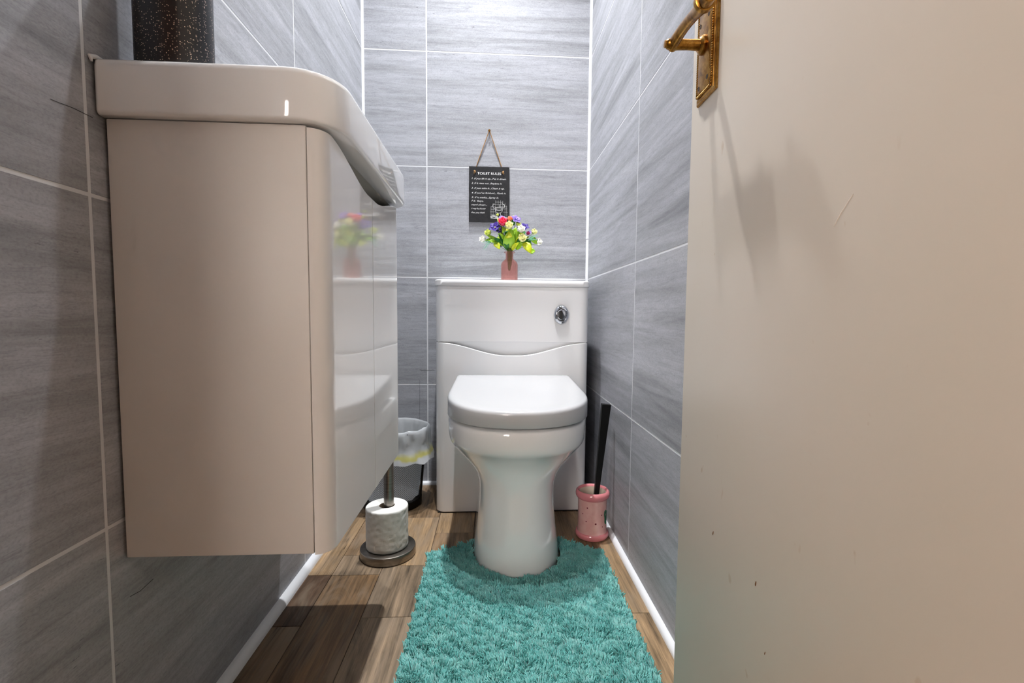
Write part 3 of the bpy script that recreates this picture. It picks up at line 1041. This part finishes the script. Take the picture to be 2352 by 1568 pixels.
def rose(px, py, r, col, yoff=0.0, face=None, sepal='leaf'):
    r = r/8.71*.0015*1.32
    c = Vector((BX(px), 1.66+yoff, BZ(py)))
    ax = face or ((c-MOUTH).normalized()*.55+Vector((0, -.75, .25))).normalized()
    a = ax.orthogonal().normalized(); b = ax.cross(a)
    bm = bmesh.new()
    for k, (n, rad, h, tilt) in enumerate(((5, .95, 1.05, .75), (5, .72, 1.15, .35), (4, .45, 1.2, .12), (3, .22, 1.15, .0))):
        for i in range(n):
            th = 2*PI*(i+.37*k)/n
            out = a*math.cos(th)+b*math.sin(th)
            petal_bm(bm, c-ax*r*.7+out*r*rad*.30, ax*(1-.35*tilt)+out*(tilt*.75+.12), -out, r*h*(1.25-.05*k), r*(1.35 if k < 2 else .8), .28-.1*k)
    o = link('flower', from_bm(bm, 'flower'), FM[col], bq, 60)
    md = o.modifiers.new('t', 'SOLIDIFY'); md.thickness = .0004
    sb = bmesh.new()
    for i in range(5):
        th = 2*PI*i/5; out = a*math.cos(th)+b*math.sin(th)
        petal_bm(sb, c-ax*r*.85, out*.8+ax*.35, ax, r*1.0, r*.6, .2, .6)
    link('sepal', from_bm(sb, 'sepal'), FM[sepal], o, 60)
    stem(c-ax*r*.8)


def daisy(px, py, r, col, yoff=0.0, n=5, face=None):
    r = r/8.71*.0015*1.32
    c = Vector((BX(px), 1.66+yoff, BZ(py)))
    ax = face or ((c-MOUTH).normalized()*.5+Vector((random.uniform(-.3, .3), -.8, .2))).normalized()
    a = ax.orthogonal().normalized(); b = ax.cross(a)
    bm = bmesh.new(); ph = random.random()*6
    for i in range(n):
        th = 2*PI*i/n+ph; out = a*math.cos(th)+b*math.sin(th)
        petal_bm(bm, c+out*r*.08, out+ax*.12, ax, r*1.05, r*.95, .12+.1*(i % 2))
    o = link('flower', from_bm(bm, 'flower'), FM[col], bq, 60)
    md = o.modifiers.new('t', 'SOLIDIFY'); md.thickness = .0004
    kb = bmesh.new(); bmesh.ops.create_icosphere(kb, subdivisions=1, radius=r*.16, matrix=Matrix.Translation(c+ax*r*.08))
    link('flower_eye', from_bm(kb, 'flower_eye'), FM['cream'] if col != 'lilac' else FM['indigo'], o, 60)
    stem(c-ax*r*.1)


def stem(end):
    a = Vector((.061+random.uniform(-.006, .006), 1.66+random.uniform(-.006, .006), .862))
    mid = a.lerp(end, .5)+Vector((0, 0, .010))
    pts = [a.lerp(mid, t).lerp(mid.lerp(end, t), t) for t in np.linspace(0, 1, 7)]
    tube('stem', pts, .0008, FM['stem'], bq, n=6)


def leaf(p0, p1, wd, col, y0=0.0, y1=0.0, curl=.15, nrm=(0, -1, .25)):
    a = Vector((BX(p0[0]), 1.66+y0, BZ(p0[1]))); b = Vector((BX(p1[0]), 1.66+y1, BZ(p1[1])))
    d = (b-a); L = d.length; d.normalize()
    s = d.cross(Vector(nrm)).normalized(); nn = s.cross(d)
    w = wd/8.71*.0015*1.25
    V, Fc = [], []
    n = 8
    for i in range(n+1):
        t = i/n
        ww = w*math.sin(PI*min(1, .04+.96*t**.85))**.75+.0002
        for j in (-1, -.5, 0, .5, 1):
            V.append(a+d*L*t+s*ww*j*.5+nn*(curl*L*math.sin(PI*t*.9)-abs(j)*-.16*ww+.05*ww*math.sin(t*20)*abs(j)))
    for i in range(n):
        for j in range(4):
            k = i*5+j; Fc.append((k, k+1, k+6, k+5))
    o = pyd('leaf', V, Fc, FM[col], bq, 60)
    md = o.modifiers.new('t', 'SOLIDIFY'); md.thickness = .00035


for k in range(34):
    ang = random.uniform(-1.35, 1.35); L1 = random.uniform(60, 230); L2 = L1+random.uniform(110, 200)
    cx_, cy_ = 785, 760
    y_ = random.uniform(-.03, .02)
    leaf((cx_+L1*1.15*math.sin(ang), cy_-L1*math.cos(ang)), (cx_+L2*1.25*math.sin(ang+random.uniform(-.25, .25)), cy_-L2*math.cos(ang)), random.uniform(55, 105), random.choice(['leaf', 'leaf', 'dleaf', 'yleaf']), y_*.4, y_)
# stem bundle inside the vase
tube('stem_bundle', [(.061, 1.66, .800), (.0605, 1.66, .808), (.0612, 1.66, .825), (.0622, 1.66, .845), (.0625, 1.66, .862), (.062, 1.66, .872)], [.0025, .0050, .0060, .0066, .0080, .0085], FM['stem'], bq, n=14)
for k in range(5):
    a = k*2*PI/5
    tube('stem', [(.0612+.005*math.cos(a), 1.66+.005*math.sin(a), .815), (.0625+.0072*math.cos(a+.4), 1.66+.0072*math.sin(a+.4), .845), (.062+.0085*math.cos(a+.8), 1.66+.0085*math.sin(a+.8), .874)], .0021, FM['stem'], bq, n=7)
for a in (((350, 490), 62, 'lime', -.006), ((245, 612), 60, 'white', 0), ((765, 365), 74, 'cream', -.034), ((1000, 432), 70, 'white', -.034), ((1022, 612), 76, 'cream', -.040),
          ((950, 308), 44, 'lime', -.012), ((1272, 450), 56, 'cream', -.006), ((1372, 640), 64, 'white', .004), ((640, 285), 82, 'pink', -.026), ((790, 205), 52, 'coral', -.006),
          ((865, 148), 26, 'lime', .004), ((540, 108), 24, 'lime', .008), ((1145, 495), 34, 'magenta', -.02)):
    rose(a[0][0], a[0][1], a[1], a[2], a[3])
for a in (((630, 190), 50, 'lilac', 0), ((900, 225), 78, 'lilac', -.010), ((490, 400), 92, 'indigo', -.020), ((590, 450), 62, 'indigo', -.014), ((1078, 372), 68, 'indigo', -.014),
          ((625, 742), 26, 'indigo', -.01), ((1180, 470), 30, 'lilac', -.012)):
    daisy(a[0][0], a[0][1], a[2-1], a[2], a[3])
for a in (((760, 800), (790, 430), 190, 'leaf', 0, -.030), ((700, 560), (830, 590), 110, 'yleaf', -.030, -.038), ((830, 825), (965, 690), 75, 'yleaf', -.010, -.034), ((900, 800), (1060, 700), 110, 'leaf', -.014, -.03),
          ((1060, 690), (1195, 915), 130, 'yleaf', -.030, -.042), ((1180, 870), (1285, 860), 100, 'leaf', -.03, -.036), ((600, 640), (430, 700), 90, 'leaf', -.012, -.02), ((480, 690), (590, 835), 95, 'yleaf', -.016, -.028),
          ((560, 700), (330, 540), 80, 'leaf', 0, -.01), ((520, 640), (290, 640), 70, 'leaf', .002, .0), ((745, 820), (560, 520), 90, 'dleaf', 0, -.012), ((755, 820), (640, 560), 80, 'dleaf', 0, -.02),
          ((770, 820), (860, 590), 90, 'dleaf', 0, -.014), ((790, 830), (960, 620), 80, 'dleaf', .004, -.006), ((850, 640), (900, 380), 120, 'leaf', -.010, -.022), ((930, 640), (1180, 560), 70, 'leaf', 0, -.008),
          ((1000, 680), (1330, 600), 60, 'dleaf', .008, 0), ((1200, 560), (1330, 690), 90, 'leaf', -.002, 0), ((640, 470), (560, 330), 80, 'leaf', -.004, -.01), ((860, 330), (830, 220), 60, 'dleaf', -.01, -.012),
          ((600, 300), (540, 180), 60, 'leaf', .0, .004), ((420, 600), (370, 700), 70, 'leaf', -.004, -.008), ((1140, 640), (1210, 760), 70, 'dleaf', -.006, -.014), ((680, 380), (640, 520), 70, 'leaf', -.016, -.03)):
    leaf(*a)
for base, tip, col, n in (((1150, 640), (1270, 580), 'teal', 16), ((430, 640), (310, 770), 'teal', 12), ((860, 620), (890, 580), 'teal', 9), ((660, 520), (640, 450), 'teal', 8)):
    for k in range(n):
        a = Vector((BX(base[0]), 1.66-.01, BZ(base[1])))
        b = Vector((BX(tip[0]+random.uniform(-75, 75)), 1.66+random.uniform(-.03, .01), BZ(tip[1]+random.uniform(-70, 70))))
        tube('sprig', [a, a.lerp(b, .6)+Vector((0, 0, .003)), b], [.0005, .0006, .0004], FM[col], bq, n=5)

# ------------------------------------------------------------------ toilet brush in pink pot
PC = (.2985, 1.345, .0005)
pot = empty('brush_pot', PC); tag(pot, 'pink ceramic toilet brush pot with dots in the right corner', 'brush pot')
lathe('body', [(.0440, .017), (.0428, .022), (.0420, .040), (.0418, .075), (.0420, .105), (.0432, .118)], PC, M['pink'], pot, n=56, cap0=False, cap1=False)
lathe('foot_ring', [(.030, 0), (.043, .0005), (.0465, .003), (.0490, .009), (.0487, .014), (.0470, .0175), (.0435, .019)], PC, M['rimpink'], pot, n=56, cap1=False)
lathe('rim', [(.0428, .1165), (.0465, .1195), (.0494, .125), (.0497, .131), (.0478, .1375), (.0440, .1405), (.0410, .139), (.0388, .134)], PC, M['rimpink'], pot, n=56, cap0=False, cap1=False)
lathe('lining', [(.0388, .134), (.0378, .126), (.0374, .10), (.0374, .02), (.001, .018)], PC, M['cream'], pot, n=56, cap0=False)
def spot(ang, z, r, mat, name, sz=1.0, sx_=1.0, pts=None):
    n = 16; R = .0424
    bm = bmesh.new(); vv = []
    for j in range(n):
        a = 2*PI*j/n
        k = 1+(.22*math.sin(3*a+1) if pts else 0)
        aa = ang+r*sx_*k*math.cos(a)/R
        vv.append(bm.verts.new((PC[0]+R*math.cos(aa), PC[1]+R*math.sin(aa), PC[2]+z+r*sz*k*math.sin(a))))
    bm.faces.new(vv)
    link(name, from_bm(bm, name), mat, pot)
for px, pz, r in ((-.55, .098, .0021), (-.62, .058, .0018), (.03, .053, .0026), (-.13, .024, .0022), (.48, .077, .0018), (.55, .042, .0016), (-.9, .078, .0016)):
    spot(-PI/2+px*1.0, pz, r, M['dot'], 'painted_dot')
spot(-PI/2+1.0, .068, .0135, M['greenglaze'], 'painted_leaf', 1.5, 1.0, pts=True)

br = empty('toilet_brush', (.304, 1.345, .02)); tag(br, 'black toilet brush with flat tapering handle leaning in pink pot', 'toilet brush')
h0, h1 = Vector((.3060, 1.348, .075)), Vector((.3345, 1.352, .3905))
d = (h1-h0).normalized(); s = d.cross(Vector((0, 1, 0))).normalized(); s = s if s.x > 0 else -s; w = d.cross(s)
rr = []
for p, hw, ht in ((h0, .0055, .005), (h0.lerp(h1, .5), .0090, .007), (h1-d*.0008, .0130, .009), (h1, .0122, .0082)):
    rr.append([p+s*hw*a+w*ht*b for a, b in ((-1, -1), (1, -1), (1, 1), (-1, 1))])
V, Fc = loft(rr)
pyd('handle', V, Fc, M['black'], br, 30)
bm = bmesh.new()
for i in range(420):
    a = random.random()*2*PI; z = random.uniform(.03, .098); R = .031*math.sqrt(max(.15, 1-((z-.062)/.045)**2))
    c = Vector((.3035, 1.346, z)); o_ = Vector((math.cos(a), math.sin(a), random.uniform(-.1, .45)))
    t_ = o_.cross(Vector((0, 0, 1))).normalized()*.0006
    v = [bm.verts.new(c+t_), bm.verts.new(c-t_), bm.verts.new(c+o_*R-t_*.5), bm.verts.new(c+o_*R+t_*.5)]
    bm.faces.new(v)
tag(link('bristles', from_bm(bm, 'bristles'), M['bristle'], br), kind='stuff')

# ------------------------------------------------------------------ toilet roll stand
RC = (-.2755, 1.262)
st = empty('toilet_roll_stand', (RC[0], RC[1], 0)); tag(st, 'brushed steel upright toilet roll stand beyond the vanity cabinet', 'roll stand')
lathe('base', [(.066, .0003), (.0715, .0005), (.073, .003), (.073, .021), (.0722, .0232), (.0700, .0242), (.001, .0244)], (RC[0], RC[1], 0), M['steel'], st, n=72)
lathe('pole', [(.0132, .0238), (.0132, .560), (.0120, .5650), (.004, .5668)], (RC[0]+.003, RC[1], 0), M['steel'], st, n=36)
roll = empty('toilet_roll', (RC[0]-.002, RC[1], .0246)); tag(roll, 'white quilted toilet paper roll on the steel stand', 'toilet roll')
rings = []
NR = 96
def rollring(r, z, wob=1.0):
    out = []
    for j in range(NR):
        a = 2*PI*j/NR
        p = Vector((math.cos(a)*3.2, math.sin(a)*3.2, z*60))
        dent = mnoise.noise(p*1.6)*.0009+min(0, mnoise.noise(p*2.3+Vector((5, 2, 8)))+.22)*.0034
        rr_ = r+dent*wob
        out.append((RC[0]-.002+rr_*math.cos(a), RC[1]+rr_*math.sin(a), z))
    return out
for r, z, wb in ((.020, .0250, 0), (.0525, .0250, 0), (.0545, .0262, .4)): rings.append(rollring(r, z, wb))
for z in np.linspace(.030, .130, 26): rings.append(rollring(.0552, z, 1))
for r, z, wb in ((.0548, .1335, .5), (.0530, .1352, 0), (.035, .1356, 0), (.0205, .1352, 0)): rings.append(rollring(r, z, wb))
V, Fc = loft(rings, False, False)
pyd('paper', V, Fc, M['paper'], roll, 60)
lathe('core', [(.0205, .0), (.0205, .1098), (.0198, .1098), (.0198, .0)], (RC[0]-.002, RC[1], .0252), plain('cardboard core', srgb(176, 158, 136), .9), roll, n=36, cap0=False, cap1=False)

# ------------------------------------------------------------------ waste bin with liner
BC = (-.3335, 1.612)
wb = empty('waste_bin', (BC[0], BC[1], 0)); tag(wb, 'black wire mesh waste bin in the far left corner', 'bin')
NB = 96
V, Fc, UV = [], [], []
zs = np.linspace(.022, .262, 12)
for z in zs:
    r = .094+(.118-.094)*(z/.265)
    for j in range(NB+1):
        a = 2*PI*j/NB
        V.append((BC[0]+r*math.cos(a), BC[1]+r*math.sin(a), z))
        UV.append((j/NB*118, z/.0062))
for i in range(len(zs)-1):
    for j in range(NB):
        k = i*(NB+1)+j; Fc.append((k, k+1, k+NB+2, k+NB+1))
me = bpy.data.meshes.new('mesh_wall'); me.from_pydata(V, [], Fc)
uvl = me.uv_layers.new(name='UVMap')
for lp in me.loops: uvl.data[lp.index].uv = UV[lp.vertex_index]
link('mesh_wall', me, M['binmesh'], wb, 60)
lathe('base', [(.050, .0004), (.094, .0006), (.0965, .003), (.0970, .024), (.0940, .026), (.093, .006), (.001, .005)], (BC[0], BC[1], 0), M['black'], wb, n=64)
tube('rim', [(BC[0]+.1185*math.cos(a), BC[1]+.1185*math.sin(a), .262) for a in np.linspace(0, 2*PI, 65)], .003, M['black'], wb, n=8)
# vertical seam bar of the mesh, on the side towards the cistern cabinet
tube('seam', [(BC[0]+.0975*math.cos(-.25), BC[1]+.0975*math.sin(-.25), .02), (BC[0]+.1195*math.cos(-.25), BC[1]+.1195*math.sin(-.25), .26)], .0038, M['black'], wb, n=8)

ln = empty('bin_liner', (BC[0], BC[1], .2)); tag(ln, 'crumpled translucent white liner folded over the mesh waste bin', 'bin liner')
NL = 180
prof = [(.085, .03), (.092, .09), (.100, .15), (.106, .20), (.110, .235), (.1125, .252), (.1145, .264), (.1185, .2705), (.1235, .2680), (.1262, .258), (.1265, .244), (.1245, .226), (.1235, .208), (.1275, .192), (.1320, .178), (.1345, .168)]
rings = []
for i, (r, z) in enumerate(prof):
    ring = []
    outer = i >= 8
    for j in range(NL):
        a = 2*PI*j/NL
        ca, sa = math.cos(a), math.sin(a)
        p = Vector((ca*2.2, sa*2.2, z*14))
        wr = mnoise.noise(p*2.6)*.5+mnoise.noise(Vector((ca*7, sa*7, z*25)))*.35+mnoise.noise(Vector((ca*16, sa*16, z*9)))*.25
        amp = (.0085 if outer else .0065)*min(1, abs(i-6.5)/2)
        rr_ = r+wr*amp
        zz_ = z+mnoise.noise(Vector((ca*3, sa*3, 4.2)))*(.010 if i > 10 else .005)
        # skirt billows out on the side facing the cistern cabinet
        if i >= 11: rr_ += .012*max(0, math.cos(a+.5))**4*(i-10)/5
        xx = BC[0]+rr_*ca
        xx = max(xx, XL+.003)
        ring.append((xx, BC[1]+rr_*sa, zz_))
    rings.append(ring)
V, Fc = loft(rings, True, False)
o = pyd('bag', V, Fc, M['liner'], ln, 70)
# ------------------------------------------------------------------ teal shag pedestal mat
rug = empty('bath_mat', (.07, 1.0, 0)); tag(rug, 'teal shaggy pedestal mat with cut-out around the toilet base', 'bath mat')
poly = [(-.164, 1.226), (-.150, 1.238), (-.052, 1.293), (-.049, 1.293)]
cut = [(x, y) for x, y, _ in dplan(.1205, 1.1035, CYF, 0, ex=2.3, straight=.40)]
hw = .1205; yc = 1.1035+(CYF-1.1035)*.40
arc = [(TX-hw*math.copysign(abs(math.cos(a))**(2/2.3), math.cos(a)), yc-(yc-1.1035)*abs(math.sin(a))**(2/2.3)) for a in np.linspace(0, PI, 30)]
poly += arc+[(.190, 1.311), (.196, 1.310), (.290, 1.226), (.303, 1.212), (.297, .735), (.290, .722), (-.155, .722), (-.163, .735)]
ring0 = [(x, y, .0004) for x, y in poly]; ring1 = [(x, y, .0045) for x, y in poly]
V, Fc = loft([ring0, ring1])
pyd('backing', V, Fc, plain('teal mat backing', srgb(58, 130, 128), .9), rug)
PX = np.array(poly)


def inside(x, y):
    c = np.zeros(x.shape, bool)
    j = len(PX)-1
    for i in range(len(PX)):
        xi, yi, xj, yj = PX[i, 0], PX[i, 1], PX[j, 0], PX[j, 1]
        cond = ((yi > y) != (yj > y)) & (x < (xj-xi)*(y-yi)/(yj-yi+1e-12)+xi)
        c ^= cond
        j = i
    return c


stp = .00225
gx, gy = np.meshgrid(np.arange(-.166, .306, stp), np.arange(.72, 1.315, stp))
gx = gx.ravel()+rng.uniform(-stp*.5, stp*.5, gx.size); gy = gy.ravel()+rng.uniform(-stp*.5, stp*.5, gy.size)
ok = inside(gx, gy); gx, gy = gx[ok], gy[ok]
nT = gx.size
# smooth lean field made of a few random waves, so that the pile falls in clumps
lx = np.zeros(nT); ly = np.zeros(nT); hh = np.zeros(nT)
for k in range(26):
    fr = rng.uniform(25, 330); th = rng.uniform(0, 2*PI); ph = rng.uniform(0, 2*PI)
    wv = np.sin((gx*math.cos(th)+gy*math.sin(th))*fr+ph)*(1.0 if fr > 90 else .7)
    lx += wv*rng.uniform(-1, 1); ly += wv*rng.uniform(-1, 1); hh += wv*rng.uniform(-1, 1)
lx = lx*.12+rng.normal(0, .15, nT); ly = ly*.12+rng.normal(0, .15, nT)-.08
hgt = .0165+hh*.0011+rng.normal(0, .0011, nT)
# strands do not lean into the pedestal or far over the edge
NS, NRG = 3, 4
tt = np.array([0, .42, .84, 1.0]); wd = np.array([.0010, .00145, .00135, .00003])
ang0 = rng.uniform(0, 2*PI, nT)
verts = np.zeros((nT, NRG*NS, 3), np.float32)
ph = rng.uniform(0, 2*PI, nT); cur = rng.uniform(.0, .0016, nT)
for i in range(NRG):
    t = tt[i]
    cxx = gx+lx*hgt*(t**1.5)+cur*np.sin(ph+t*4)*t
    cyy = gy+ly*hgt*(t**1.5)+cur*np.cos(ph+t*4)*t
    czz = .004+hgt*t*(1-.18*t*np.minimum(1, lx*lx+ly*ly))
    for j in range(NS):
        a = ang0+2*PI*j/NS
        verts[:, i*NS+j, 0] = cxx+wd[i]*np.cos(a); verts[:, i*NS+j, 1] = cyy+wd[i]*np.sin(a); verts[:, i*NS+j, 2] = czz
fl = []
for i in range(NRG-1):
    for j in range(NS):
        fl.append((i*NS+j, i*NS+(j+1) % NS, (i+1)*NS+(j+1) % NS, (i+1)*NS+j))
fl = np.array(fl, np.int32)
faces = (fl[None]+(np.arange(nT, dtype=np.int32)*NRG*NS)[:, None, None]).reshape(-1, 4)
me = bpy.data.meshes.new('pile')
me.vertices.add(nT*NRG*NS); me.vertices.foreach_set('co', verts.reshape(-1))
me.loops.add(faces.size); me.loops.foreach_set('vertex_index', faces.reshape(-1))
me.polygons.add(len(faces)); me.polygons.foreach_set('loop_start', np.arange(0, faces.size, 4, dtype=np.int32))
me.update(calc_edges=True)
me.shade_smooth()
tag(link('pile', me, M['rug'], rug), kind='stuff')
